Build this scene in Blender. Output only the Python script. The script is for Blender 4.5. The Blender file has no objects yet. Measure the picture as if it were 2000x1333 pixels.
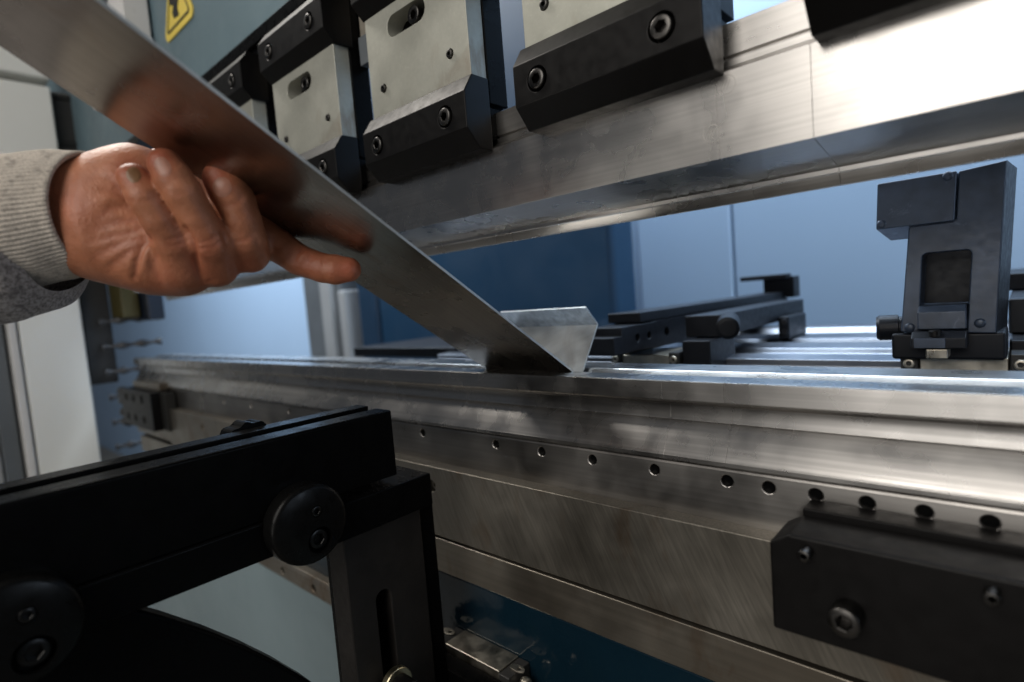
import bpy, bmesh, math, random
import numpy as np
from mathutils import Vector, Matrix
from mathutils.bvhtree import BVHTree
random.seed(4); np.random.seed(4)
S = bpy.context.scene
C = S.collection
PI = math.pi
# All lengths below are millimetres; the lens sits at the origin of that frame, which is EYE metres above the floor.
# x runs along the machine (to the right), y into the machine, z up.
EYE = 1.15
# ------------------------------------------------------------------ camera
RX = np.array([1216, -13.5, -1104.]); RX /= np.linalg.norm(RX)
RY = np.array([1000, -163.5, 1104.]); RY -= RX*RX.dot(RY); RY /= np.linalg.norm(RY)
RZ = np.cross(RX, RY)
if RZ[1] > 0: RZ = -RZ
RW = np.array([RX, RY, RZ])            # world = RW @ (right, down, forward)
cam = bpy.data.objects.new('camera', bpy.data.cameras.new('camera')); C.objects.link(cam)
right, down, fwd = RW[:, 0], RW[:, 1], RW[:, 2]
M = Matrix(((right[0], -down[0], -fwd[0], 0), (right[1], -down[1], -fwd[1], 0), (right[2], -down[2], -fwd[2], EYE), (0, 0, 0, 1)))
cam.matrix_world = M
cam.data.sensor_width = 36; cam.data.lens = 1104/2000*36
cam.data.clip_start = .01; cam.data.clip_end = 100
cam.data.dof.use_dof = True; cam.data.dof.focus_distance = .365; cam.data.dof.aperture_fstop = 4.5
S.camera = cam
# ------------------------------------------------------------------ world, lamps, exposure
w = bpy.data.worlds.new('World'); S.world = w; w.use_nodes = True
w.node_tree.nodes['Background'].inputs[0].default_value = (.80, .88, 1, 1)
w.node_tree.nodes['Background'].inputs[1].default_value = .075
def area(name, loc, aim, sx, sy, power, col):
    d = bpy.data.lights.new(name, 'AREA'); d.shape = 'RECTANGLE'; d.size = sx/1000; d.size_y = sy/1000
    d.energy = power; d.color = col
    o = bpy.data.objects.new(name, d); C.objects.link(o)
    l = Vector(loc)/1000 + Vector((0, 0, EYE)); a = Vector(aim)/1000 + Vector((0, 0, EYE))
    o.location = l; o.rotation_euler = (a-l).to_track_quat('-Z', 'Y').to_euler(); return o
area('workshop_lamp_right', (60, -1150, 860), (-20, 300, 0), 1000, 1300, 21, (1, .95, .88))
area('workshop_lamp_left', (-2150, 60, 2100), (-900, 60, 0), 900, 700, 50, (1, .94, .86))
area('low_lamp', (-50, -1500, -230), (-50, 300, -60), 800, 500, 3.2, (1, .96, .9))
area('rear_lamp', (-1300, 700, 1500), (-1400, 1300, 0), 4600, 400, 138, (.76, .88, 1))
area('side_lamp', (900, 450, 90), (-100, 520, -20), 350, 200, 1.6, (.7, .83, 1))
S.view_settings.view_transform = 'Standard'; S.view_settings.look = 'None'; S.view_settings.exposure = 0; S.view_settings.gamma = 1
# ------------------------------------------------------------------ materials
def nmat(name):
    m = bpy.data.materials.new(name); m.use_nodes = True
    nt = m.node_tree; return m, nt, nt.nodes['Principled BSDF']
def tex(nt, scale, detail=4, sc=(1, 1, 1), rot=(0, 0, 0), rough=.55, dist=0):
    tc = nt.nodes.new('ShaderNodeTexCoord'); mp = nt.nodes.new('ShaderNodeMapping'); n = nt.nodes.new('ShaderNodeTexNoise')
    mp.inputs['Scale'].default_value = sc
    m0 = nt.nodes.new('ShaderNodeMapping'); m0.inputs['Rotation'].default_value = rot
    n.inputs['Scale'].default_value = scale; n.inputs['Detail'].default_value = detail; n.inputs['Roughness'].default_value = rough
    n.inputs['Distortion'].default_value = dist
    nt.links.new(tc.outputs['Object'], m0.inputs[0]); nt.links.new(m0.outputs[0], mp.inputs[0]); nt.links.new(mp.outputs[0], n.inputs['Vector']); return n.outputs['Fac']
def ramp(nt, fac, stops):
    r = nt.nodes.new('ShaderNodeValToRGB'); e = r.color_ramp.elements
    while len(e) < len(stops): e.new(.5)
    for i, (p, c) in enumerate(stops):
        e[i].position = p; e[i].color = (c, c, c, 1) if isinstance(c, (int, float)) else (*c, 1)
    nt.links.new(fac, r.inputs[0]); return r.outputs[0]
def mixc(nt, fac, a, b, mode='MIX'):
    n = nt.nodes.new('ShaderNodeMix'); n.data_type = 'RGBA'; n.blend_type = mode
    for v, i in ((fac, 0), (a, 6), (b, 7)):
        if isinstance(v, (int, float)): n.inputs[i].default_value = v
        elif isinstance(v, tuple): n.inputs[i].default_value = (*v, 1)
        else: nt.links.new(v, n.inputs[i])
    return n.outputs[2]
def bump(nt, b, h, strength, dist=.001):
    n = nt.nodes.new('ShaderNodeBump'); n.inputs['Strength'].default_value = strength; n.inputs['Distance'].default_value = dist
    nt.links.new(h, n.inputs['Height'])
    prev = b.inputs['Normal'].links
    if prev: nt.links.new(prev[0].from_socket, n.inputs['Normal'])
    nt.links.new(n.outputs[0], b.inputs['Normal'])
def steel(name, base, dark, rough=(.2, .38), along=(4, 500, 500), rot=(0, 0, 0), metal=1.0, grain=.25, rust=0, smear=9, spots=.0, bumpy=.15):
    m, nt, b = nmat(name)
    b.inputs['Metallic'].default_value = metal
    fine = tex(nt, 1, 3, along, rot)
    big = tex(nt, smear, 3, (1, 1, 1), dist=.4)
    col = mixc(nt, ramp(nt, big, [(.32, 0), (.68, 1)]), dark, base)
    col = mixc(nt, grain, col, ramp(nt, fine, [(.3, .25), (.7, 1)]), 'MULTIPLY')
    if rust:
        r = tex(nt, 26, 8, (1, 1, .45), dist=1.2)
        col = mixc(nt, ramp(nt, r, [(.56, 0), (.74, rust)]), col, (.17, .085, .03))
    if spots:
        sp = tex(nt, 420, 2)
        col = mixc(nt, ramp(nt, sp, [(.62, 0), (.72, spots)]), col, (.9, .9, .85))
    nt.links.new(col, b.inputs['Base Color'])
    mid = tex(nt, 30, 3, dist=.3)
    rg = nt.nodes.new('ShaderNodeMath'); rg.operation = 'ADD'
    a = ramp(nt, big, [(.3, rough[0]), (.7, rough[1])]); c2 = ramp(nt, mid, [(.35, 0.0), (.75, .13)])
    nt.links.new(a, rg.inputs[0]); nt.links.new(c2, rg.inputs[1]); nt.links.new(rg.outputs[0], b.inputs['Roughness'])
    bump(nt, b, fine, bumpy, .0001)
    return m
def paint(name, col, rough=.4, var=.1, orange=.0, metal=0.0, spec=.5, scale=6, scuff=0, dark=None):
    m, nt, b = nmat(name)
    n = tex(nt, scale, 6); f = ramp(nt, n, [(.3, 1-var), (.7, 1+0*var)])
    c = mixc(nt, 1.0, col, f, 'MULTIPLY')
    if scuff:
        s = tex(nt, 60, 9, (1, 1, .6), dist=.8, rough=.7)
        c = mixc(nt, ramp(nt, s, [(.6, 0), (.78, scuff)]), c, dark or tuple(min(1, v*3+.03) for v in col))
    nt.links.new(c, b.inputs['Base Color'])
    r = ramp(nt, tex(nt, scale*6, 5), [(.3, max(.05, rough-.07)), (.7, rough+.08)]); nt.links.new(r, b.inputs['Roughness'])
    b.inputs['Metallic'].default_value = metal; b.inputs['Specular IOR Level'].default_value = spec
    if orange: bump(nt, b, tex(nt, 150, 2), orange, .0006)
    return m
MT = {}
MT['die'] = steel('ground_die_steel', (.56, .54, .52), (.47, .455, .44), (.18, .26), (3, 420, 420), grain=.35, smear=7)
MT['punch'] = steel('ground_punch_steel', (.55, .53, .51), (.47, .45, .43), (.20, .28), (4, 600, 600), grain=.22, smear=7)
MT['rail'] = steel('rail_steel', (.44, .42, .40), (.26, .25, .24), (.22, .36), (3, 420, 420), grain=.3, smear=8)
MT['bed'] = steel('scraped_bed_steel', (.43, .40, .35), (.24, .22, .185), (.30, .42), (700, 700, 40), (0, .45, 0), grain=.42, rust=.45, smear=5, metal=.9, bumpy=.3)
MT['bedlow'] = steel('bed_strip_steel', (.38, .35, .30), (.25, .22, .18), (.28, .42), (5, 350, 350), grain=.25, rust=.6, smear=6, metal=.9)
MT['plate'] = steel('satin_holder_plate', (.50, .50, .44), (.44, .44, .38), (.42, .52), (300, 300, 300), grain=.10, rust=.6, smear=14, metal=.55, spots=.08)
MT['sheet'] = steel('milled_sheet', (.33, .31, .285), (.25, .235, .215), (.17, .25), (500, 9, 9), grain=.28, rust=.3, smear=11, bumpy=.06)
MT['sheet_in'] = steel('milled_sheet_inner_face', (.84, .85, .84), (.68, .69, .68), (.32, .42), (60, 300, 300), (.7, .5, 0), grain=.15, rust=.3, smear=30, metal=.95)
MT['sheet_lip_shade'] = steel('mottled_shaded_sheet_lip', (.36, .40, .45), (.20, .225, .26), (.35, .5), (200, 200, 200), grain=.3, smear=120, metal=.9)  # mottled finish; the darker base colour paints in the lip's shade
MT['cut_edge'] = paint('sheet_cut_edge', (.75, .74, .70), .35, .2, metal=1)
MT['silver'] = steel('aluminium_rail', (.30, .32, .36), (.20, .22, .26), (.24, .36), (4, 300, 300), grain=.15)
MT['black'] = paint('black_oxide_steel', (.0065, .006, .006), .42, .35, spec=.2, scale=25, scuff=.10, metal=.25)
MT['knob'] = paint('satin_black_knob', (.004, .004, .004), .3, .4, spec=.12, scale=30, scuff=.06)
MT['darkbar'] = paint('black_painted_bar', (.003, .003, .0032), .28, .3, spec=.05, scale=12)
MT['finger'] = paint('phosphated_blue_black_steel', (.055, .075, .115), .40, .6, spec=.5, scale=34, scuff=.75, metal=.25, dark=(.17, .21, .28))
MT['fingerdark'] = paint('phosphated_dark_steel', (.010, .0115, .016), .42, .4, scale=30, scuff=.2, metal=.2, spec=.25)
MT['bolt'] = steel('socket_screw_steel', (.11, .105, .10), (.05, .048, .046), (.22, .35), (200, 200, 200), smear=60)
MT['zinc'] = steel('bright_fitting', (.6, .56, .48), (.42, .38, .31), (.25, .4), (200, 200, 200), smear=60, rust=.3)
MT['brass'] = steel('brass_washer', (.62, .56, .40), (.45, .4, .27), (.25, .4), (200, 200, 200), smear=60)
MT['teal'] = paint('teal_machine_paint', (.14, .21, .245), .42, .18, orange=.15, scale=7)
MT['bluepaint'] = paint('glossy_blue_bed_paint', (.005, .018, .030), .10, .35, orange=.28, scale=5, scuff=.25, dark=(.010, .028, .022))
MT['cover'] = paint('grey_blue_cover_paint', (.25, .33, .36), .42, .15, orange=.1, scale=5)
MT['white'] = paint('off_white_enamel', (.90, .90, .86), .4, .06, scale=3)
MT['whitepanel'] = paint('white_panel', (.72, .71, .70), .45, .12, scale=12, scuff=.35, dark=(.35, .32, .30))
MT['wall'] = paint('pale_blue_wall_paint', (.36, .49, .66), .55, .06, scale=1.2)
MT['cabinet'] = paint('dark_blue_enclosure_paint', (.005, .038, .088), .45, .15, scale=2)
MT['cabedge'] = paint('deep_blue_edge_paint', (.010, .035, .075), .4, .2)
MT['greycol'] = paint('grey_steel_column', (.13, .145, .16), .4, .25, scale=8)
MT['lightcol'] = paint('light_grey_profile', (.36, .37, .38), .35, .15, scale=8)
MT['darkgrey'] = paint('dark_grey_housing', (.030, .029, .028), .4, .3, scale=9)
MT['yellow'] = paint('warning_yellow', (.85, .66, .12), .5, .06)
MT['mustard'] = paint('mustard_plastic', (.05, .04, .006), .5, .1)
MT['ink'] = paint('sign_black', (.012, .012, .011), .5, .1)
MT['chain'] = paint('grey_bristle_rod', (.05, .053, .06), .4, .3)
MT['hole'] = paint('bore_wall', (.06, .055, .05), .4, .3, metal=.7)
MT['floor'] = paint('workshop_concrete', (.20, .18, .155), .6, .3, scale=3)
MT['post'] = paint('worn_dark_post_steel', (.014, .012, .011), .5, .45, scale=40, scuff=.4, dark=(.04, .035, .03), spec=.3)
MT['navy'] = paint('navy_side_bracket', (.005, .010, .022), .4, .3, scale=20, scuff=.1)
MT['beige'] = steel('warm_block_steel', (.48, .44, .37), (.34, .31, .26), (.4, .5), (200, 200, 200), metal=.6, rust=.3)

# ------------------------------------------------------------------ object helpers
def V(p): return Vector((p[0]/1000, p[1]/1000, p[2]/1000 + EYE))
def tag(o, label=None, cat=None, group=None, kind=None):
    for k, v in (('label', label), ('category', cat), ('group', group), ('kind', kind)):
        if v: o[k] = v
    return o
def thing(name, at, label, cat, group=None):
    o = bpy.data.objects.new(name, None); o.empty_display_size = .02; C.objects.link(o); o.location = V(at)
    return tag(o, label, cat, group)
def worldloc(o):
    l = Vector((0, 0, 0))
    while o is not None: l += o.location; o = o.parent
    return l
def link(name, me, mats, parent=None, bevel=0, seg=2, smooth=False, origin=None):
    """me: mesh with vertices in world metres"""
    for m in (mats if isinstance(mats, (list, tuple)) else [mats]): me.materials.append(MT[m] if isinstance(m, str) else m)
    o = bpy.data.objects.new(name, me); C.objects.link(o)
    if parent is not None:
        o.parent = parent; off = worldloc(parent)
    else:
        co = np.array([v.co for v in me.vertices]); off = Vector(((co[:, 0].min()+co[:, 0].max())/2, (co[:, 1].min()+co[:, 1].max())/2, co[:, 2].min()))
        if origin is not None: off = V(origin)
        o.location = off
    me.transform(Matrix.Translation(-off))
    if smooth: me.shade_smooth()
    if bevel:
        b = o.modifiers.new('bevel', 'BEVEL'); b.width = bevel/1000; b.segments = seg; b.limit_method = 'ANGLE'; b.angle_limit = math.radians(28)
        b.harden_normals = True
        me.shade_smooth()
        me.set_sharp_from_angle(angle=math.radians(28))
    return o
class B:
    """collects shapes into one mesh"""
    def __init__(s): s.v = []; s.f = []; s.mi = []
    def add(s, vs, fs, mi=0):
        n = len(s.v); s.v += [tuple(V(p)) for p in vs]; s.f += [tuple(i+n for i in f) for f in fs]; s.mi += [mi]*len(fs); return s
    def box(s, x0, x1, y0, y1, z0, z1, mi=0, shear=0):
        vs = [(x + shear*(z), y, z) for x in (x0, x1) for y in (y0, y1) for z in (z0, z1)]
        return s.add(vs, [(0, 1, 3, 2), (4, 6, 7, 5), (0, 4, 5, 1), (2, 3, 7, 6), (0, 2, 6, 4), (1, 5, 7, 3)], mi)
    def prof(s, pts, a0, a1, axis='x', mi=0):
        n = len(pts)
        def mk(p, a): return (a, p[0], p[1]) if axis == 'x' else (p[0], a, p[1]) if axis == 'y' else (p[0], p[1], a)
        vs = [mk(p, a0) for p in pts] + [mk(p, a1) for p in pts]
        fs = [(i, (i+1) % n, (i+1) % n+n, i+n) for i in range(n)] + [tuple(range(n-1, -1, -1)), tuple(range(n, 2*n))]
        return s.add(vs, fs, mi)
    def lathe(s, c, axis, rings, n=32, mi=0, phase=0, cap0=True, cap1=True):
        """rings: (radius or per-angle fn, distance along axis)"""
        a = Vector(axis).normalized(); u = a.orthogonal().normalized(); v = a.cross(u); c = Vector(c); vs = []
        for r, h in rings:
            for k in range(n):
                t = 2*PI*k/n + phase; rr = r(t) if callable(r) else r
                vs.append(tuple(c + a*h + (u*math.cos(t) + v*math.sin(t))*rr))
        fs = []
        for j in range(len(rings)-1):
            for k in range(n): fs.append((j*n+k, j*n+(k+1) % n, (j+1)*n+(k+1) % n, (j+1)*n+k))
        if cap0: fs.append(tuple(range(n-1, -1, -1)))
        if cap1: fs.append(tuple((len(rings)-1)*n+k for k in range(n)))
        return s.add(vs, fs, mi)
    def mesh(s, name):
        me = bpy.data.meshes.new(name); me.from_pydata(s.v, [], s.f); me.update()
        bm = bmesh.new(); bm.from_mesh(me); bmesh.ops.recalc_face_normals(bm, faces=bm.faces)
        bm.to_mesh(me); bm.free()
        for i, p in enumerate(me.polygons): p.material_index = 0
        return me
    def build(s, name, mats, parent=None, bevel=.4, **k): return link(name, s.mesh(name), mats, parent, bevel, **k)
def cut(o, *cutters):
    """real drilled holes: boolean difference with the collected cutter solids, applied to the mesh"""
    off = worldloc(o)
    bev = [(m.width, m.segments) for m in o.modifiers if m.type == 'BEVEL']; o.modifiers.clear()
    tmp = []
    for c in cutters:
        me = c.mesh('cutter'); me.transform(Matrix.Translation(-off)); t = bpy.data.objects.new('cutter', me)
        t.location = off; C.objects.link(t); tmp.append(t)
        m = o.modifiers.new('cut', 'BOOLEAN'); m.object = t; m.operation = 'DIFFERENCE'; m.solver = 'EXACT'
    bpy.context.view_layer.update()
    dg = bpy.context.evaluated_depsgraph_get(); me = bpy.data.meshes.new_from_object(o.evaluated_get(dg))
    o.modifiers.clear(); o.data = me
    for t in tmp: bpy.data.objects.remove(t)
    me.shade_smooth(); me.set_sharp_from_angle(angle=math.radians(30))
    if bev:
        b = o.modifiers.new('bevel', 'BEVEL'); b.width = bev[0][0]; b.segments = bev[0][1]; b.limit_method = 'ANGLE'; b.angle_limit = math.radians(30); b.harden_normals = True
    return o
def hexr(r):
    return lambda t: r*math.cos(PI/6)/math.cos((t % (PI/3)) - PI/6)
def screw(name, c, axis, r, h, parent, mat='bolt', depth=None, hx=.52):
    """socket head screw: c = centre of the outer face, axis points out of it"""
    depth = depth or h*.6
    b = B().lathe(c, axis, [(r*.98, -h), (r, -h*.85), (r, -r*.16), (r*.95, -r*.06), (r*.86, 0), (hexr(r*hx*1.12), 0), (hexr(r*hx), -r*.06), (hexr(r*hx), -depth)], n=30)
    return b.build(name, mat, parent, bevel=0, smooth=False) if False else sharp(b.build(name, mat, parent, bevel=0))
def sharp(o, a=35):
    o.data.shade_smooth(); o.data.set_sharp_from_angle(angle=math.radians(a)); return o
def cyl(c, axis, r, h0, h1, n=28): return B().lathe(c, axis, [(r, h0), (r, h1)], n=n)
def copy_tree(o, parent=None):
    c = o.copy(); C.objects.link(c); c.parent = parent
    for ch in list(o.children): copy_tree(ch, c)
    return c
FR = (0, -1, 0)
MT['darkbolt'] = paint('black_socket_screw', (.008, .008, .008), .3, .3, metal=.5)

# ================================================================== SETTING
fl = B().box(-7000, 4000, -4000, 2500, -1180, -1150).build('floor', 'floor', bevel=0); tag(fl, kind='structure')
wl = B().box(-7000, 2500, 1320, 1360, -1150, 1600).build('wall', 'wall', bevel=0); tag(wl, kind='structure')

# ================================================================== RAM (upper beam) with the teal face
ram = thing('machine_ram', (-800, 320, 306), 'teal painted upper beam of the press brake with a black lower edge', 'machine beam')
B().box(-3200, 400, 298, 330, 303, 900).build('front_panel', 'teal', ram, bevel=1)
B().box(-3200, 400, 293, 420, 289, 302.6).build('lower_edge', 'darkbar', ram, bevel=1)
B().box(-3200, 400, 331, 420, 303, 900).build('beam_core', 'darkgrey', ram, bevel=0)
# warning sign on the ram, rounded triangle, partly above the frame
def rtri(pts, rad, n=6):
    out = []
    for i in range(3):
        p = Vector(pts[i]); a = Vector(pts[i-1]); b = Vector(pts[(i+1) % 3])
        da = (a-p).normalized(); db = (b-p).normalized(); half = da.angle(db)/2
        cdir = (da+db).normalized(); cc = p + cdir*(rad/math.sin(half)); t0 = -db.orthogonal(); t1 = None
        pa = p + da*(rad/math.tan(half)); pb = p + db*(rad/math.tan(half))
        va = pa-cc; vb = pb-cc; ang = va.angle_signed(vb)
        for k in range(n+1):
            out.append(cc + Matrix.Rotation(-ang*k/n, 2) @ va)
    return out
sg = thing('warning_sign', (-808, 296, 380), 'yellow triangular crushing hazard sticker on the teal beam, cut off by the frame', 'warning sign')
tp = [(-866, 380), (-754, 380), (-810, 482)]
B().prof([tuple(p) for p in rtri(tp, 9)], 296.2, 297.6, 'y').build('yellow_plate', 'yellow', sg, bevel=0)
def ring(po, pi, y0, y1):
    n = len(po); b = B(); vs = [(p[0], y0, p[1]) for p in po] + [(p[0], y0, p[1]) for p in pi]
    b.add(vs + [(v[0], y1, v[2]) for v in vs], [(i, (i+1) % n, (i+1) % n+n, i+n) for i in range(n)] + [(i+2*n, (i+1) % n+2*n, (i+1) % n+3*n, i+3*n) for i in range(n)]
          + [(i, (i+1) % n, (i+1) % n+2*n, i+2*n) for i in range(n)] + [(i+n, (i+1) % n+n, (i+1) % n+3*n, i+3*n) for i in range(n)]); return b
to = [tuple(p) for p in rtri([(-853, 388), (-767, 388), (-810, 466)], 4)]; ti = [tuple(p) for p in rtri([(-848.5, 391), (-771.5, 391), (-810, 461)], 2.5)]
ring(to, ti, 295.6, 296.1).build('black_border', 'ink', sg, bevel=0)
pg = B(); pg.prof([(-829, 442), (-827, 426), (-829, 418), (-818, 415), (-825, 407), (-821, 399), (-804, 397), (-807, 407), (-801, 415), (-806, 426), (-796, 432), (-812, 448)], 295.4, 296.1, 'y')
pg.build('crushed_hand_pictogram', 'ink', sg, bevel=0)
wp = thing('logo_board', (-1000, 280, 330), 'scuffed white end panel with a curved black mark beside the teal beam', 'panel')
B().box(-1110, -905, 262, 294, 355, 900).build('panel_face', 'whitepanel', wp, bevel=2)
lg = B(); pts = []
for k in range(19):
    t = math.radians(150+k*8); pts.append((-985+70*math.cos(t), 560+95*math.sin(t)))
inn = [(-985+48*math.cos(math.radians(150+k*8)), 560+78*math.sin(math.radians(150+k*8))) for k in range(18, -1, -1)]
lg.prof(pts+inn, 260.6, 261.6, 'y'); lg.build('black_logo_curve', 'ink', wp, bevel=0)

# ================================================================== PUNCH HOLDERS
def make_holder(x0):
    """x0 = left end of the clamp bars; everything hangs from the ram"""
    L = 119
    t = thing('punch_holder', (x0+L/2, 300, 105), '', 'clamp', 'punch holders in a row under the ram')
    y = 272
    pl = B().box(x0+3, x0+L-2, 282, 297, 136, 264).build('face_plate', 'plate', t, bevel=.5)
    sl = B().prof([(x0+39+8*math.cos(a), 213+8*math.sin(a)) for a in np.linspace(PI/2, 1.5*PI, 10)] + [(x0+68+8*math.cos(a), 213+8*math.sin(a)) for a in np.linspace(-PI/2, PI/2, 10)], 279, 297, 'y')
    cut(pl, sl, cyl((x0+20, 282, 172), FR, 3.3, -8, 2), cyl((x0+98, 282, 172), FR, 3.3, -8, 2))
    for dx in (20, 98): screw('set_screw', (x0+dx, 280.6, 172), FR, 2.9, 6, t, hx=.5)
    cb = screw('clamp_bolt', (x0+61, 283, 213), FR, 6.6, 10, t)
    lo = [(272, 115.5), (272, 139.5), (280.5, 152), (296, 152), (296, 103), (283, 103)]
    bar = B().prof(lo, x0, x0+L).build('lower_bar', 'black', t, bevel=.7)
    cut(bar, cyl((x0+18, 272, 127.5), FR, 7.2, -9, 3), cyl((x0+98, 272, 127.5), FR, 7.2, -9, 3))
    for dx in (18, 98): screw('bar_screw', (x0+dx, 270.8, 127.5), FR, 6, 9, bar)
    up = [(272, 239), (272, 265), (281, 277), (300, 277), (300, 229), (281.6, 229)]
    ub = B().prof(up, x0+1, x0+L+1).build('upper_bar', 'black', t, bevel=.7)
    cut(ub, cyl((x0+22, 272, 252), FR, 7.2, -9, 3), cyl((x0+98, 272, 252), FR, 7.2, -9, 3))
    for dx in (22, 98): screw('bar_screw', (x0+dx, 270.8, 252), FR, 6, 9, ub)
    B().box(x0+14, x0+L-1, 297.4, 316, 136, 300).build('body_block', 'darkbar', t, bevel=.6)
    B().box(x0+4, x0+L-3, 296.4, 318, 112, 134).build('tang_jaw', 'darkbar', t, bevel=.5)
    B().box(x0+L+1, x0+L+17, 306, 316, 215, 239).build('stop_block', 'greycol', t, bevel=.6)
    B().box(x0+L+.6, x0+L+34, 309, 330, 240, 288).build('wedge_block', 'beige', t, bevel=.6)
    return t
h0 = make_holder(-392)
labels = {0: 'punch holder with both lower bar screws in view, left of the largest black clamp bar',
          1: 'punch holder with the largest complete black bar, blue wall showing to its left',
          2: 'black clamp bar cut off by the top right of the frame, over the brightest steel',
          -1: 'stained pale punch holder half covered by the strip, lower bar showing one screw',
          -2: 'leftmost punch holder above the strip, only its upper bar showing'}
for k in (0, 1, 2, -1, -2):
    o = h0 if k == 0 else copy_tree(h0)
    if k: o.location.x += .162*k
    if k == 2: o.location.x += .0
    o['label'] = labels[k]
for k in ():
    o = copy_tree(h0); o.location.x += .162*k; o['label'] = 'holder hidden behind the hand and strip in the row under the teal beam'

# ================================================================== PUNCH
pprof = [(295, 62.5), (295, 104.5), (304, 109.5), (304, 113), (306.6, 113.4), (306.6, 114.6), (304.4, 115), (304.4, 131), (318, 131), (318, 112), (340, 106), (352, 96), (352, 60), (348, 46.2), (346.6, 45.4), (345, 45.5), (344.4, 46.6), (342.9, 51.6), (342.3, 52.2), (342.1, 54.6)]
segs = [(-1150, -640, 'far left punch segment, mostly hidden behind the hand and tapering into the distance'), (-639.9, -115.7, 'long middle punch segment above the workpiece, reflecting dark and blue'),
        (-115.6, -71.5, 'short punch segment with bare tang between the two right black clamps'), (-71.4, 330, 'nearest punch segment at right, glaring white in the lamp light')]
for a, b, lab in segs:
    o = B().prof(pprof, a, b).build('punch_segment', 'punch', None, bevel=.13, origin=(-300, 320, 45))
    tag(o, lab, 'punch', 'punch segments')

for cx_, cz_ in ((-119, 76), (-110, 98)):
    n_ = 24; po_ = [(cx_+4.8*math.cos(2*PI*k/n_), cz_+4.8*math.sin(2*PI*k/n_)) for k in range(n_)]; pi_ = [(cx_+4.3*math.cos(2*PI*k/n_), cz_+4.3*math.sin(2*PI*k/n_)) for k in range(n_)]
    st = ring(po_, pi_, 294.9, 295.4)
    for k in (-1, 0, 1): st.prof([(cx_-2+k*1.6, cz_-2.4), (cx_-1.4+k*1.6, cz_-2.4), (cx_+.8+k*1.6, cz_+2.4), (cx_+.2+k*1.6, cz_+2.4)], 294.9, 295.4, 'y')
    st.build('stamp_mark', 'rail', bpy.data.objects['punch_segment.002'] if cx_ > -115 else bpy.data.objects['punch_segment.001'], bevel=0)
# ================================================================== DIE and bed
dprof = [(315.5, -58.2), (315.5, -69.5), (316.5, -70.8), (322, -71.8), (325.4, -74), (325.9, -78), (325.2, -83.6), (324, -84.6), (313.4, -102.6), (312.6, -103.6), (312.6, -106), (317, -107.4), (317, -112), (386, -112), (386, -90), (372, -84), (372, -71), (384.6, -70), (385.4, -69), (385.4, -58.4), (384.6, -57.6),
         (356, -57.6), (355, -58.2), (347, -68), (345, -68), (337, -58.2), (336, -57.6), (316.2, -57.6)]
dsegs = [(-1290, -166.3, 'long die segment at left under the bent workpiece, fading into blur'), (-166.2, -128.0, 'short die segment between two vertical seams, right of the workpiece'),
         (-127.9, 60, 'die segment right of the short one, top face with faint printed text'), (60.3, 420, 'nearest die segment beyond the right frame edge')]
for a, b, lab in dsegs:
    o = B().prof(dprof, a, b).build('die_segment', 'die', None, bevel=.13, origin=(-300, 350, -112))
    tag(o, lab, 'die', 'die segments')
    if a < -127 and a > -128:
        pr = B(); rr = random.Random(3); x = -62.0
        while x < 40:
            wd = rr.uniform(1.0, 2.2); pr.box(x, x+wd, 324.5, 329.5, -57.55, -57.5) if rr.random() < .85 else 0
            if rr.random() < .8: pr.box(x, x+wd+.8, 324.5, 325.4, -57.55, -57.5) if False else 0
            x += wd + rr.choice([.5, .5, .5, 2.4])
        pr.build('printed_text', 'greycol', o, bevel=0)
# rail with the row of drilled holes
rail = B().prof([(317.2, -112.2), (315, -107.8), (314.2, -109), (314.2, -140), (340, -140), (340, -112.2)], -1290, 420).build('die_rail', 'rail', None, bevel=.4)
tag(rail, 'long steel rail below the die with a row of small drilled holes', 'rail')
hx = [-942, -857, -766, -660, -530, -405, -313, -266, -221, -174, -128, -105, -81.5, -58.5, -35.5, -12, 12, 36, 60]
hc = B()
for x in hx: hc.lathe((x, 314.2, -114.8), FR, [(3.4, -14), (3.4, -.5), (4.2, .3), (4.2, 3)], n=20)
cut(rail, hc)
for x in hx: cyl((x, 317.4, -114.8), FR, 3.38, -2, 0, 16).build('hole_shade_disc', 'darkbar', rail, bevel=0)  # black discs inside the bores stand in for their inner shade
bed = thing('machine_bed', (-500, 320, -420), 'lower beam of the press brake, scraped steel plate over glossy dark blue paint', 'machine bed')
bp = B().box(-1075, 420, 302, 360, -201, -139.4).build('bed_plate', 'bed', bed, bevel=.8)
cut(bp, cyl((-384, 302, -157), FR, 5.2, -12, 3), cyl((-920, 302, -157), FR, 5.2, -12, 3))
for x in (-384, -920): screw('plate_screw', (x, 306, -157), FR, 4.4, 6, bed, mat='beige')
B().box(-1260, 420, 303, 360, -139.1-62.4+.0, -201.3).build('groove_line', 'darkbar', bed, bevel=0) if False else None
B().box(-1250, 420, 301.4, 360, -233, -203.2).build('lower_strip', 'bedlow', bed, bevel=.8)
B().box(-1240, 420, 306, 358, -203.0, -201.2).build('shadow_gap', 'darkbar', bed, bevel=0)
B().box(-1230, 420, 302.5, 420, -1150, -233.3).build('front_panel', 'bluepaint', bed, bevel=2)
B().box(-1290, -1075.4, 308, 350, -201, -140.2).build('end_plate', 'bedlow', bed, bevel=.8)

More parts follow.
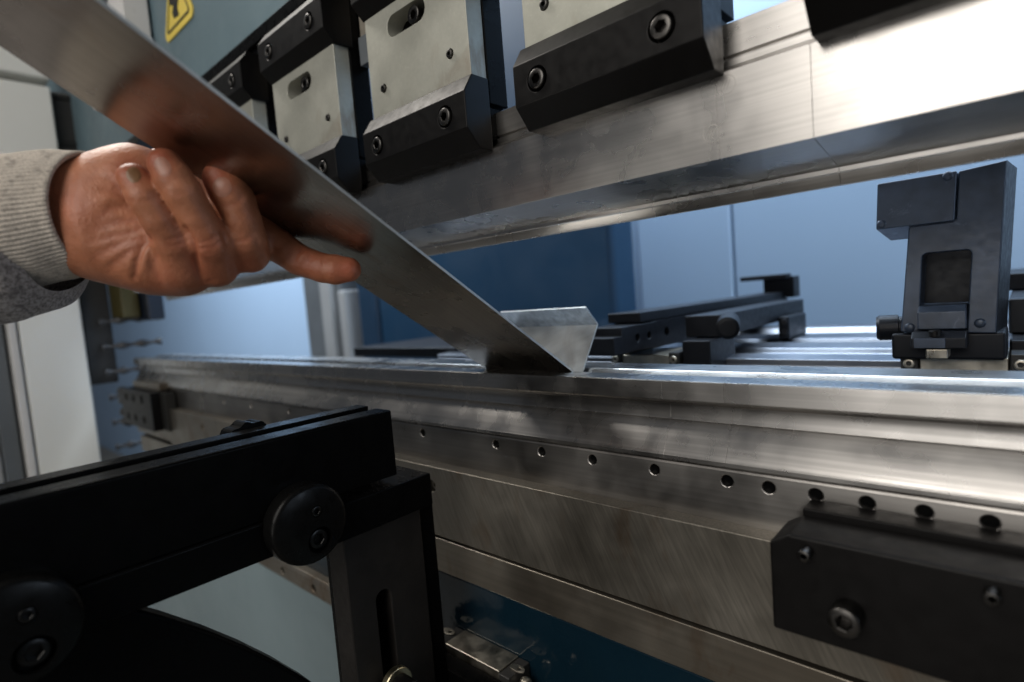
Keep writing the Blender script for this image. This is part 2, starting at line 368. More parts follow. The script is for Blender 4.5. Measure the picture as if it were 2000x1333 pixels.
# ---- clamp blocks on the bed
def bed_clamp(x0, x1, label, screws=True):
    t = thing('die_clamp', ((x0+x1)/2, 290, -170), label, 'clamp', 'black die clamps on the bed')
    B().prof([(299, -117), (313.8, -117), (313.8, -138), (299, -138)], x0+8, x1).build('back_jaw', 'black', t, bevel=.8)
    b = B().add([(x, y, z) for (x, z) in [(x0, -126), (x0+9, -120.5), (x1, -120.5), (x1, -169.5), (x0, -169.5)] for y in (272, 301.2)],
                [(0, 2, 4, 6, 8), (9, 7, 5, 3, 1)] + [(2*i, 2*i+1, (2*i+3) % 10, (2*i+2) % 10) for i in range(5)])
    o = b.build('clamp_block', 'black', t, bevel=1.5, seg=3)
    for x in (x0+17, x0+82):
        if x < x1: screw('set_screw', (x, 265, -126.5-.0), FR, 2.7, 12, o, mat='bolt')
    for x in (x0+33, x0+150):
        if x < x1: screw('clamp_bolt', (x, 261.5, -151), FR, 6.6, 13, o)
    return t
bed_clamp(-92, 190, 'big black clamp block with a socket bolt at the lower right of the frame')
lc = thing('die_end_stop', (-1180, 290, -170), 'small dark drilled stop block at the far left end of the die', 'stop block')
ob = B().box(-1265, -1085, 282, 306, -176, -110).build('stop_body', 'black', lc, bevel=1.5)
cut(ob, *[cyl((x, 282, z), FR, 7, -8, 3, 16) for x in (-1230, -1185, -1135) for z in (-124, -160)])
B().box(-1084, -1060, 296, 312, -176, -112).build('stop_jaw', 'ink', lc, bevel=1)
for k, z in enumerate((-118, -135, -158, -176)):
    B().lathe((-1265, 290, z), (-1, 0, 0), [(9, 0), (9, 22), (7, 26)], n=18).build('stop_pin', 'ink', lc, bevel=0)
B().box(-1250, -1100, 300, 318, -110, -98).build('stop_cap', 'bedlow', lc, bevel=1)

# ================================================================== linear rail, carriage and cover below the bed
lr = B().prof([(293, -296), (290, -300), (290, -316), (293, -320), (302.4, -320), (302.4, -296)], -760, 300).build('linear_rail', 'bedlow', None, bevel=.8)
tag(lr, 'horizontal steel guide rail with countersunk holes below the blue bed face', 'guide rail')
cut(lr, *[B().lathe((x, 290, -308), FR, [(4.6, -7), (4.6, 3)], n=22) for x in np.arange(-747, 280, 75)])
for x in np.arange(-747, 280, 75): cyl((x, 292, -308), FR, 4.5, -4, 0, 20).build('hole_cap', 'hole', lr, bevel=0)
cv = B().box(-1390, 500, 301, 340, -1150, -324).build('lower_cover', 'cover', None, bevel=3); tag(cv, 'plain grey blue cover panel below the guide rail, seen under the black arm', 'cover panel')
cg = thing('linear_carriage', (-270, 240, -262), 'steel carriage with grease nipple on the guide rail behind the slotted post', 'carriage')
B().box(-356, -295, 279, 302, -300, -278).build('carriage_body', 'zinc', cg, bevel=.8)
B().box(-294.6, -284, 278, 302, -301, -279).build('end_cap', 'darkgrey', cg, bevel=.8)
B().box(-367, -356.4, 278, 302, -301, -279).build('end_cap', 'darkgrey', cg, bevel=.8)
B().box(-372, -268, 262, 277.6, -330, -283).build('mounting_angle', 'darkbar', cg, bevel=1)
B().box(-420, -296, 236, 261.6, -330, -300).build('mounting_bar', 'darkbar', cg, bevel=1)
B().lathe((-283, 276, -288), (1, -.45, -.1), [(4, -3), (4, 4), (2.6, 6), (2.6, 9), (4, 10), (4, 15), (2, 18)], n=20).build('grease_nipple', 'zinc', cg, bevel=0, smooth=True)
B().lathe((-279, 290, -287), (.2, -.6, 1), [(5, -8), (5, 0), (3.6, 3), (2, 4)], n=18).build('fitting', 'zinc', cg, bevel=0, smooth=True)
def lug(x, y, z, parent):
    a = [(x+7*math.cos(t), y+3.5*math.sin(t)) for t in np.linspace(0, 2*PI, 20, endpoint=False)]
    o = B().prof(a, z, z+1.2, 'z').build('lug', 'zinc', parent, bevel=.2); cut(o, cyl((x+2, y, z), (0, 0, 1), 1.7, -1, 3, 12)); return o
lug(-366, 292, -278.8, cg); lug(-286, 290, -278.8, cg)

# ================================================================== foreground support arm
arm = thing('support_arm', (-350, 220, -330), 'black sheet support arm with T-slot and two round knobs in the left foreground', 'support arm')
ap = [(-331, -72.5), (-331, -118), (-374, -118), (-374, -70.5), (-359, -70.5), (-359, -80), (-349, -80), (-349, -71.5), (-332, -71.5)]
B().prof(ap, -260, 231, 'y').build('arm_profile', 'darkbar', arm, bevel=1.1, seg=3)
B().box(-376, -329.6, -260, 176, -141, -118.4).build('lower_rib', 'darkbar', arm, bevel=1.5)
B().box(-380, -325, 176.4, 256, -147, -123).build('foot_block', 'darkbar', arm, bevel=1.2)
for yc in (158, 23, -112):
    kb = B().lathe((-331, yc, -126), (1, 0, 0), [(24.5, .2), (24.5, 9.5), (23.6, 11.6), (21.5, 12.8), (9, 12.8)], n=56, cap1=True).build('clamping_knob', 'knob', arm, bevel=0)
    sharp(kb, 30)
    cut(kb, cyl((-318.2, yc+4, -119), (1, 0, 0), 3.6, -5, 3, 20), cyl((-318.2, yc+4.5, -137), (1, 0, 0), 8, -7, 3, 28)); sharp(kb, 40)
    screw('knob_screw', (-318.2, yc+4, -119), (1, 0, 0), 3.3, 4, kb, mat='darkbolt'); screw('knob_screw', (-320.4, yc+4.5, -137), (1, 0, 0), 6.4, 5, kb, mat='darkbolt')
B().lathe((-375, 152, -86), (-1, 0, 0), [((lambda t: 19+.8*math.sin(12*t)), 0), ((lambda t: 19+.8*math.sin(12*t)), 16), (15, 19)], n=72).build('rear_knob', 'darkbar', arm, bevel=0, smooth=False)
po = thing('slotted_post', (-340, 215, -420), 'upright dark steel post with a long vertical slot carrying the black arm', 'post')
pb = B().box(-352, -331, 184, 248, -420, -147.4).build('post_plate', 'post', po, bevel=1.2)
cut(pb, B().prof([(210+5.8*math.cos(a), -200+5.8*math.sin(a)) for a in np.linspace(0, PI, 9)] + [(204.2, -400), (215.8, -400)], -360, -320, 'x'))
B().box(-360, -353, 186, 246, -420, -150).build('slot_shade_sheet', 'darkbar', po, bevel=1)  # black sheet added behind the slot to make it look dark
B().box(-352, -333.5, 248.4, 262, -420, -147.8).build('post_edge_plate', 'darkbar', po, bevel=1)
B().lathe((-331, 209, -259), (1, 0, 0), [(4, 0), (4, 4), (11, 4.2), (11.5, 5), (11.5, 9), (11, 9.8), (8, 10)], n=36).build('brass_washer', 'brass', po, bevel=0)
B().lathe((-321, 209, -259), (1, 0, 0), [(8, .2), (8, 14), (6, 16)], n=30).build('lock_screw', 'black', po, bevel=0)
# big black curved guard at the bottom left
gd = B(); prof = []
for k in range(40):
    t = math.radians(-12+k*2.9); prof.append((-260.8+523*math.cos(t), -548.9+523*math.sin(t)))
prof += [(-440, -600), (250, -600)]
gdo = gd.prof(prof, -356, -341).build('curved_guard', 'darkbar', None, bevel=4, seg=4); tag(gdo, 'large curved black guard filling the bottom left corner below the arm', 'guard')

# ================================================================== workpiece
strip_y = []
def strip_mesh():
    T = 1.5
    c = [(-90, None), (46, None)]
    f = lambda y: (129.2-.53*y)/.848
    path = [(-90, f(-90)), (40, f(40)), (150, f(150)), (250, f(250)), (335, f(335)), (343.5, f(343.5)), (346, -63.9), (348.2, -62.6), (351, -59.0), (363, -42.5), (374.3, -27.1), (375.0, -25.9), (374.4, -25.0), (360, -10.7)]
    P = [Vector(p) for p in path]; N = []
    for i in range(len(P)):
        d = (P[min(i+1, len(P)-1)] - P[max(i-1, 0)]).normalized(); N.append(Vector((-d.y, d.x)))
    # upper/inner side is +N side (towards up for the front leg)
    vs = []; nseg = len(P)
    for i, p in enumerate(P):
        q = p + N[i]*T
        xl = -339 + max(0, (336-p.x))*.058; xr = -249 + max(0, (336-p.x))*.042
        vs += [(xl, p.x, p.y), (xr, p.x, p.y), (xr, q.x, q.y), (xl, q.x, q.y)]
    fs = []; mi = []
    for i in range(nseg-1):
        a = 4*i; b = a+4
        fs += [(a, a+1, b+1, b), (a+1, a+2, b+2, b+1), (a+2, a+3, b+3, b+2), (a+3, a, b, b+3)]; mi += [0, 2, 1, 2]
    fs += [(3, 2, 1, 0), tuple(4*(nseg-1)+k for k in range(4))]; mi += [2, 2]
    b = B(); b.add(vs, fs); me = b.mesh('strip')
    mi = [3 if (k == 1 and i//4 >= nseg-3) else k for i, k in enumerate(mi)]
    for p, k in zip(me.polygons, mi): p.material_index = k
    return me
sm = strip_mesh()
so = link('bent_metal_strip', sm, ['sheet', 'sheet_in', 'cut_edge', 'sheet_lip_shade'], None, .18, seg=2)
tag(so, 'long grey sheet metal strip held by the hand, its folded end resting on the die', 'metal strip')

# ================================================================== BACK GAUGE
bg = thing('gauge_stop', (-270, 650, -90), 'dark bolted gauge arm running back from behind the folded strip end', 'gauge arm', 'back gauge arms')
a1 = B().box(-312, -270, 500, 930, -60, -33).build('arm_bar', 'fingerdark', bg, bevel=1)
cut(a1, *[cyl((-270, y, -46), (1, 0, 0), 5, -10, 3, 18) for y in (530, 590, 760)])
a2 = B().prof([(426, -42), (426, -58), (500, -58.5), (508, -58.5), (508, -34), (440, -34), (440, -42)], -304, -268).build('arm_finger', 'fingerdark', bg, bevel=1)
cut(a2, *[cyl((-268, y, -46), (1, 0, 0), 3.6, -8, 3, 18) for y in (468, 490)])
B().box(-306, -270, 478, 940, -32.6, -23).build('top_bar', 'fingerdark', bg, bevel=1)
B().box(-300, -256, 915, 945, -32, 0).build('end_plate', 'fingerdark', bg, bevel=1)
B().box(-330, -262, 900, 925, -3, 4).build('end_cap', 'fingerdark', bg, bevel=1)
b2 = thing('back_gauge_lever', (-225, 650, -80), 'shorter dark lever bar with a round knob beside the gauge arm', 'lever', None)
B().box(-247, -213, 524, 800, -52, -31).build('lever_bar', 'fingerdark', b2, bevel=1)
B().box(-240, -213, 500, 560, -84, -53).build('lever_base', 'fingerdark', b2, bevel=1)
B().lathe((-196, 500, -42), (-.35, 1, .1), [(7, 0), (10, 1), (10, 34), (9, 36)], n=30).build('round_knob', 'fingerdark', b2, bevel=0, smooth=False)
B().box(-212, -200, 690, 760, -72, -46).build('end_bracket', 'fingerdark', b2, bevel=2)
for z in (-52, -64): B().lathe((-205, 690, z), (.1, -1, .1), [(4, -6), (4, 0), (3, 2)], n=14).build('hose_fitting', 'fingerdark', b2, bevel=0)
def carriage(x0, x1, label):
    t = thing('gauge_carriage', ((x0+x1)/2, 520, -95), label, 'carriage', 'back gauge carriages')
    B().box(x0, x1, 497, 560, -95, -66).build('carriage_body', 'zinc', t, bevel=1)
    for a, b in ((x0-11, x0-.4), (x1+.4, x1+11)):
        e = B().box(a, b, 494, 562, -95, -63).build('end_cap', 'ink', t, bevel=1)
        screw('cap_screw', ((a+b)/2, 492, -70), FR, 3.6, 5, e, mat='zinc'); screw('cap_screw', ((a+b)/2, 492, -88), FR, 3.0, 5, e, mat='zinc')
    return t
carriage(-304, -252, 'oily carriage with end screws under the left gauge arm')
carriage(-57, -8, 'rust stained steel carriage under the upright gauge finger at right')
gr = thing('gauge_rail', (-300, 700, -110), 'bright silver rail beam running behind the die under the gauge fingers', 'guide rail')
B().prof([(530, -110), (530, -84), (536, -80), (536, -74), (560, -72), (566, -77), (600, -77), (604, -72), (640, -70), (648, -78), (700, -78), (704, -73), (760, -72), (764, -76), (800, -76), (800, -110)], -640, 260).build('rail_beam', 'silver', gr, bevel=1)
B().prof([(805, -110), (805, -80), (815, -70), (840, -68), (850, -76), (850, -110)], -640, 260).build('rear_lip', 'silver', gr, bevel=1)
dk = B().box(-900, -330, 560, 780, -82, -66).build('gauge_table', 'fingerdark', None, bevel=2); tag(dk, 'long low dark table bar in front of the blue enclosure behind the die', 'table bar')
# upright finger
fg = thing('gauge_finger', (-40, 500, -70), 'upright blue black stop finger with a square window at the right', 'gauge finger')
def sh(pts): return [(x+(z-20)*.058, z) for x, z in pts]
mainf = B().prof(sh([(-60, 29), (-62, -46), (-10, -48), (-10, 62), (-34, 60), (-34, 29)]), 484, 508, 'y').build('finger_frame', 'finger', fg, bevel=1)
win = [(-50.5, -60), (-24, -60)] + [(-27+3*math.cos(a), 5+3*math.sin(a)) for a in np.linspace(0, PI/2, 5)] + [(-47.5+3*math.cos(a), 5+3*math.sin(a)) for a in np.linspace(PI/2, PI, 5)]
win = [(-51.5, -60), (-25, -60)] + [(-28+3*math.cos(a), 5+3*math.sin(a)) for a in np.linspace(0, PI/2, 5)] + [(-48.5+3*math.cos(a), 5+3*math.sin(a)) for a in np.linspace(PI/2, PI, 5)]
cut(mainf, B().prof(sh(win), 470, 520, 'y'), cyl((-9, 496, 50), (1, 0, 0), 5, -8, 6, 18), cyl((-10, 496, 28), (1, 0, 0), 5, -8, 6, 18))
B().add([(-10+(z-20)*.058 if y < 500 else -5.6+(z-20)*.058, y, z) for z in (-48, 62) for y in (484.5, 536)] + [(-16+(z-20)*.058, y, z) for z in (-48, 61.5) for y in (509, 536)],
        [(0, 1, 3, 2), (4, 6, 7, 5), (0, 4, 5, 1), (2, 3, 7, 6), (1, 5, 7, 3), (0, 2, 6, 4)]).build('finger_side', 'fingerdark', fg, bevel=0)
hb = B().add([(x+(z-20)*.058, y, z) for (x, y, z) in [(-79, 480, 28), (-34.6, 480, 28), (-34.6, 480, 60), (-79, 480, 60), (-74, 508, 20), (-34.6, 508, 20), (-34.6, 508, 60), (-79, 508, 60)]],
             [(0, 1, 2, 3), (4, 7, 6, 5), (0, 4, 5, 1), (3, 2, 6, 7), (0, 3, 7, 4), (1, 5, 6, 2)]).build('finger_head', 'finger', fg, bevel=1)
for x, z in ((-75, 31.5), (-37, 57.5)): B().lathe((x, 480, z), FR, [(3.2, -1), (3.0, .2), (1.6, .8)], n=16).build('plug', 'finger', fg, bevel=0, smooth=True)
for x, z in ((-60.5, -43), (-22, -41)): B().lathe((x, 484, z), FR, [(3.4, -1), (3.2, .2), (1.6, .9)], n=16).build('plug', 'finger', fg, bevel=0, smooth=True)
B().box(-56, -22, 515, 530, -34, 14).build('window_back', 'fingerdark', fg, bevel=1)
B().prof([(476, -44), (476, -32), (482, -28), (520, -28), (520, -44)], -55, -28.6).build('sliding_block', 'finger', fg, bevel=.8)
B().prof([(466, -56), (466, -49), (472, -45), (500, -45), (500, -56)], -58, -28.2).build('clamp_foot', 'fingerdark', fg, bevel=.8)
B().box(-56, -39, 464.5, 465.7, -55.5, -49).build('foot_plate', 'finger', fg, bevel=.3)
B().lathe((-45, 470, -46), (0, 0, 1), [(3.6, -2), (3.6, 1.5), (2.6, 2.2)], n=18).build('foot_screw', 'black', fg, bevel=0)
B().box(-50, -38, 467, 490, -63, -56.4).build('clamp_nut', 'zinc', fg, bevel=.8)
B().box(-72, -9, 486, 540, -66, -47.4).build('finger_base', 'fingerdark', fg, bevel=2)
B().lathe((-66, 500, -44), (-1, -.15, 0), [(8, 0), (8, 3), (9.4, 3.6), (9.4, 15), (8, 17)], n=32).build('adjusting_knob', 'fingerdark', fg, bevel=0)
b3 = thing('back_gauge_side_bar', (20, 600, -66), 'dark stacked bars at the right frame edge behind the upright finger', 'gauge arm', None)
B().box(-9, 60, 560, 900, -56, -30).build('side_bar', 'fingerdark', b3, bevel=1.5)
B().box(-20, 60, 700, 1000, -29.6, -14).build('upper_bar', 'fingerdark', b3, bevel=1.5)
B().box(-8, 60, 520, 700, -75, -56.6).build('side_base', 'fingerdark', b3, bevel=1.5)

# ================================================================== BACKGROUND
en = thing('blue_enclosure', (-950, 950, -300), 'large dark blue machine enclosure behind the bent strip', 'enclosure')
B().box(-1310, -560, 905, 990, -600, 900).build('front_face', 'cabinet', en, bevel=14, seg=3)
B().box(-1400, -1311, 900, 1200, -600, 900).build('left_post', 'cabedge', en, bevel=10, seg=3)
B().box(-1290, -580, 880, 904, -200, -120).build('bottom_rail', 'cabedge', en, bevel=5)
gc = thing('steel_column', (-1560, 920, -300), 'grey steel columns side by side left of the dark blue enclosure', 'column')
B().box(-1710, -1590, 905, 1000, -600, 900).build('wide_post', 'greycol', gc, bevel=4)
B().box(-1586, -1530, 890, 990, -600, 900).build('middle_post', 'lightcol', gc, bevel=4)
B().box(-1526, -1490, 905, 990, -600, 900).build('thin_post', 'greycol', gc, bevel=4)
B().box(-1486, -1450, 890, 990, -600, 60).build('light_post', 'lightcol', gc, bevel=4)
pn = thing('wall_panel', (-450, 1300, -300), 'pale blue wall panel with a soft vertical seam right of the dark enclosure', 'wall panel')
B().box(-725, -490, 1295, 1318, -600, 900).build('left_sheet', 'wall', pn, bevel=6)
B().box(-486, 900, 1297, 1318, -600, 900).build('right_sheet', 'wall', pn, bevel=6)
sc = thing('white_column', (-1420, 220, -700), 'tall off-white machine side frame behind the sleeve at the left', 'side frame')
B().box(-1500, -1400, 166, 264, -1150, 480).build('frame_post', 'white', sc, bevel=3)
B().box(-1520, -1396, 150, 163, -1150, 480).build('front_lip', 'whitepanel', sc, bevel=3)
B().box(-1520, -1392, 120, 266, 492, 1100).build('upper_cover', 'white', sc, bevel=5)
B().box(-1600, -1420, 120, 146, -1150, 480).build('dark_channel', 'greycol', sc, bevel=3)
B().box(-1600, -1425, 100, 118, -1150, 480).build('inner_post', 'lightcol', sc, bevel=3)
B().box(-1640, -1440, 60, 96, -1150, 480).build('outer_post', 'greycol', sc, bevel=3)
gx = thing('guard_housing', (-1480, 300, 0), 'black ribbed housing between the white side frame and the teal beam', 'housing')
B().box(-1560, -1420, 268, 318, -110, 480).build('housing_body', 'darkgrey', gx, bevel=4)
for z in (470, 380, 300, 240): B().box(-1450, -1416, 262, 300, z-6, z+6).build('housing_rib', 'ink', gx, bevel=3)
sd = thing('sensor_box', (-1400, 350, 30), 'dark box with a mustard yellow band below the wrist', 'sensor box')
B().box(-1430, -1340, 320, 352, 22, 110).build('yellow_body', 'mustard', sd, bevel=4)
B().box(-1400, -1300, 354, 384, 14, 100).build('dark_body', 'navy', sd, bevel=4)
B().box(-1470, -1330, 300, 400, 112, 124).build('pale_lid', 'whitepanel', sd, bevel=4)
def rod(z, L0, label):
    t = B()
    rings = []
    for k in range(31):
        s = k/30; rings.append((3.2+4.6*(.5+.5*math.cos(2*PI*s*3.0)), s*L0))
    t.lathe((-1400, 292, z), (.35, 1, .03), rings, n=14)
    o = t.build('beaded_rod', 'chain', None, bevel=0, smooth=True); tag(o, label, 'rod', 'beaded rods beside the side frame')
names = ['topmost', 'second', 'third', 'fourth', 'fifth', 'sixth', 'lowest']
for k in range(7):
    rod(18-k*52, (104, 104, 92, 78, 70, 80, 86)[k], '%s of the seven small grey beaded rods sticking out beside the white side frame' % names[k])
#HANDPART
# ================================================================== PERSON: hand and sleeve at the left
FPX, CX0, CY0 = 1104., 1000., 666.5
def W3(q):     # (a, b, distance) direction pair as seen from the lens -> place in mm
    q = np.asarray(q, float); z = q[..., 2]
    return np.stack([(q[..., 0]-CX0)/FPX*z, (q[..., 1]-CY0)/FPX*z, z], -1)
def toworld(c): return c @ RW.T
def cap(Pm, a, b, ra, rb):
    """rounded cone distance"""
    a = np.asarray(a); b = np.asarray(b); ab = b-a; l2 = ab.dot(ab)
    t = np.clip(((Pm-a) @ ab)/l2, 0, 1)
    return np.linalg.norm(Pm - a - t[..., None]*ab, axis=-1) - (ra + (rb-ra)*t)
def smin(a, b, k):
    h = np.clip(.5+.5*(b-a)/k, 0, 1); return b*(1-h)+a*h-k*h*(1-h)
FINGERS = {   # joints (a, b, distance mm, radius mm) from the base to the tip
 'little': [(356, 520, 299, 12.3), (340, 474, 288, 9.9), (311, 430, 280, 8.4), (285, 387, 275, 8.4), (262, 350, 274, 7.4)],
 'ring':   [(424, 522, 307, 10.8), (411, 474, 292, 10.4), (385, 425, 284, 8.7), (357, 376, 277, 8.9), (340, 350, 275, 8.7), (322, 322, 274, 7.8)],
 'middle': [(488, 496, 314, 10.6), (480, 466, 304, 10.6), (473, 430, 299, 9.4), (460, 393, 296, 9.8), (448, 372, 294, 10.2), (434, 350, 294, 9.4)],
 'index':  [(480, 440, 330, 12.5), (540, 478, 334, 9.9), (584, 508, 334, 9.0), (630, 524, 333, 8.5), (655, 527, 333, 8.7), (681, 527, 333, 7.3)]}
PALM = [((60, 432, 304), (150, 430, 304), 23, 25), ((150, 430, 304), (225, 430, 306), 25, 31), ((200, 400, 306), (268, 372, 306), 27, 22.5),
        ((215, 462, 304), (300, 492, 304), 25, 23), ((300, 480, 306), (360, 520, 306), 21, 15.5), ((268, 372, 308), (322, 368, 320), 22, 15), ((300, 430, 312), (400, 450, 322), 22, 17),
        ((322, 368, 328), (430, 398, 338), 13, 10), ((400, 450, 326), (480, 440, 332), 16, 13), ((360, 505, 312), (425, 500, 322), 15, 11.5), ((425, 500, 318), (482, 470, 326), 12, 12)]
THUMB = [(262, 358, 314, 15), (330, 335, 330, 13), (400, 345, 352, 11), (452, 380, 362, 9)]
def build_hand():
    h = .95
    lo = np.array([-295., -118., 245.]); hi = np.array([-86., 2., 385.])
    n = np.ceil((hi-lo)/h).astype(int)+1
    g = np.stack(np.meshgrid(*[lo[i]+h*np.arange(n[i]) for i in range(3)], indexing='ij'), -1).astype(np.float32)
    d = None
    for a, b, ra, rb in PALM:
        c = cap(g, W3(a), W3(b), ra, rb); d = c if d is None else smin(d, c, 9)
    th = None
    for p, q in zip(THUMB[:-1], THUMB[1:]):
        c = cap(g, W3(p[:3]), W3(q[:3]), p[3], q[3]); th = c if th is None else smin(th, c, 3)
    d = smin(d, th, 6)
    fs = []
    for nm, J in FINGERS.items():
        f = None
        for p, q in zip(J[:-1], J[1:]):
            c = cap(g, W3(p[:3]), W3(q[:3]), p[3], q[3]); f = c if f is None else smin(f, c, 1.2)
        base = W3(J[0][:3]); db = np.linalg.norm(g-base, axis=-1)
        k = .5 + 9*np.exp(-(db/14)**2)
        if nm == 'index': k = 2+10*np.exp(-(db/22)**2)
        fs.append((f, k))
    allf = None
    for f, k in fs: allf = f if allf is None else smin(allf, f, .3)
    for f, k in fs: d = smin(d, f, k)
    # surface nets
    ins = d < 0
    c8 = [d[i:d.shape[0]-1+i, j:d.shape[1]-1+j, k:d.shape[2]-1+k] for i in (0, 1) for j in (0, 1) for k in (0, 1)]
    s8 = [c < 0 for c in c8]; cnt = sum(s.astype(int) for s in s8); act = (cnt > 0) & (cnt < 8)
    idx = -np.ones(act.shape, int); ii = np.argwhere(act); idx[act] = np.arange(len(ii))
    acc = np.zeros((len(ii), 3)); num = np.zeros(len(ii))
    offs = [(i, j, k) for i in (0, 1) for j in (0, 1) for k in (0, 1)]
    vals = [c[act] for c in c8]
    for e0 in range(8):
        for e1 in range(e0+1, 8):
            o0, o1 = np.array(offs[e0]), np.array(offs[e1])
            if np.abs(o0-o1).sum() != 1: continue
            a, b = vals[e0], vals[e1]; m = (a < 0) != (b < 0); t = np.where(m, a/(a-b+1e-12), 0)
            acc += m[:, None]*(o0 + (o1-o0)*t[:, None]); num += m
    vv = lo + h*(ii + acc/num[:, None])
    quads = []
    for ax in range(3):
        sl0 = [slice(None)]*3; sl1 = [slice(None)]*3; sl0[ax] = slice(0, -1); sl1[ax] = slice(1, None)
        a = ins[tuple(sl0)]; b = ins[tuple(sl1)]; ch = a != b
        u, v = [(1, 2), (2, 0), (0, 1)][ax]
        P = np.argwhere(ch)
        ok = (P[:, u] > 0) & (P[:, v] > 0) & (P[:, u] < act.shape[u]) & (P[:, v] < act.shape[v]); P = P[ok]
        eu = np.zeros(3, int); eu[u] = 1; ev = np.zeros(3, int); ev[v] = 1
        q = [idx[tuple((P-x).T)] for x in (0*eu, eu, eu+ev, ev)]
        q = np.stack(q, -1); fl = b[tuple(P.T)]; q[fl] = q[fl][:, ::-1]; quads.append(q)
    quads = np.concatenate(quads); quads = quads[(quads >= 0).all(1)]
    return vv, quads
def smooth_norm(v, q, it=2, f=.5):
    e = np.concatenate([q[:, [0, 1]], q[:, [1, 2]], q[:, [2, 3]], q[:, [3, 0]]]); 
    for _ in range(it):
        s = np.zeros_like(v); c = np.zeros(len(v))
        for i, j in ((0, 1), (1, 0)):
            np.add.at(s, e[:, i], v[e[:, j]]); np.add.at(c, e[:, i], 1)
        v = v*(1-f) + f*s/np.maximum(c, 1)[:, None]
    return v
def normals(v, q):
    nn = np.cross(v[q[:, 2]]-v[q[:, 0]], v[q[:, 3]]-v[q[:, 1]]); o = np.zeros_like(v)
    for i in range(4): np.add.at(o, q[:, i], nn)
    return o/np.maximum(np.linalg.norm(o, axis=1), 1e-9)[:, None]
hv, hq = build_hand()
hv = smooth_norm(hv, hq, 2)
# creases and folds: (path, half width, depth mm); negative depth raises a fold
def poly_d(px, path):
    best = np.full(len(px), 1e9)
    for a, b in zip(path[:-1], path[1:]):
        a = np.array(a, float); b = np.array(b, float); ab = b-a; t = np.clip(((px-a) @ ab)/ab.dot(ab), 0, 1)
        best = np.minimum(best, np.linalg.norm(px-a-t[:, None]*ab, axis=1))
    return best
CR = [([(262, 542), (266, 512), (278, 485), (292, 472)], 5, 2.6), ([(292, 470), (255, 488), (215, 520)], 7, 1.5), ([(288, 462), (240, 474), (185, 500)], 7, 1.3), ([(275, 448), (225, 462), (175, 470)], 6, 1.2),
      ([(265, 430), (215, 436), (180, 452)], 7, 1.0), ([(250, 402), (215, 408), (190, 430)], 6, .9), ([(255, 392), (222, 374), (200, 368)], 6, 1.1), ([(236, 372), (214, 352)], 5, .9), ([(225, 350), (195, 345), (165, 352)], 6, .6),
      ([(292, 478), (285, 500), (280, 530)], 6, -1.6), ([(282, 476), (245, 486), (205, 512)], 6, -.8), ([(248, 384), (215, 385), (180, 398)], 9, -1.2),
      ([(298, 520), (312, 545), (318, 560)], 5, 1.1), ([(306, 498), (300, 520)], 5, .8), ([(130, 395), (150, 450), (175, 500)], 16, -.8),
      ([(360, 446), (376, 474), (384, 520), (392, 552)], 4.4, 3.4), ([(436, 452), (446, 480), (450, 520), (456, 545)], 4.4, 3.6), ([(502, 470), (508, 492), (516, 512)], 4, 1.2),
      # finger joint creases
      ([(276, 394), (298, 390), (312, 378)], 3.6, .55), ([(326, 469), (344, 467), (362, 457)], 3.5, 1.1), ([(326, 480), (346, 479), (364, 470)], 3.5, 1.0), ([(334, 488), (352, 484)], 4, .4),
      ([(342, 382), (358, 378), (372, 366)], 3.6, .6), ([(346, 374), (360, 370)], 3, .4), ([(394, 474), (410, 470), (427, 459)], 3.5, 1.0), ([(392, 486), (414, 483), (433, 472)], 3.5, 1.0), ([(400, 496), (420, 490)], 4, .4),
      ([(432, 402), (452, 404), (468, 394), (474, 382)], 3.4, .9), ([(436, 396), (452, 397), (466, 388)], 3, .5), ([(420, 372), (440, 384)], 4, .4), ([(456, 472), (478, 470), (496, 460)], 3.5, 1.0), ([(460, 482), (480, 480)], 4, .4),
      ([(404, 552), (410, 549), (417, 548)], 2.2, .8), ([(392, 542), (386, 520)], 4, .8),
      ([(590, 486), (578, 496), (572, 512)], 6, 1.3), ([(598, 492), (586, 506), (580, 518)], 5, -1.1), ([(606, 500), (598, 516)], 4, .7), ([(634, 508), (630, 520)], 5, .7), ([(566, 494), (556, 512)], 6, .6), ([(560, 478), (545, 500)], 8, -.8)]
nz = normals(hv, hq); px = np.stack([hv[:, 0]/hv[:, 2]*FPX+CX0, hv[:, 1]/hv[:, 2]*FPX+CY0], -1)
front = np.clip(-nz[:, 2]*1.6+.1, 0, 1)*.62
disp = np.zeros(len(hv)); dark = np.zeros(len(hv))
for path, wd, dp in CR:
    e0, e1 = np.array(path[0], float), np.array(path[-1], float); tt = np.clip((px-e0) @ (e1-e0)/((e1-e0) @ (e1-e0)), -.3, 1.3)
    fade = np.clip(1.25-np.abs(tt-.35)*1.15, .25, 1); gsn = np.exp(-(poly_d(px, path)/(wd*(1+.5*np.clip(tt, 0, 1))))**2)*front*fade; disp -= gsn*dp
    if dp > 0: dark = np.maximum(dark, gsn*min(1, dp))
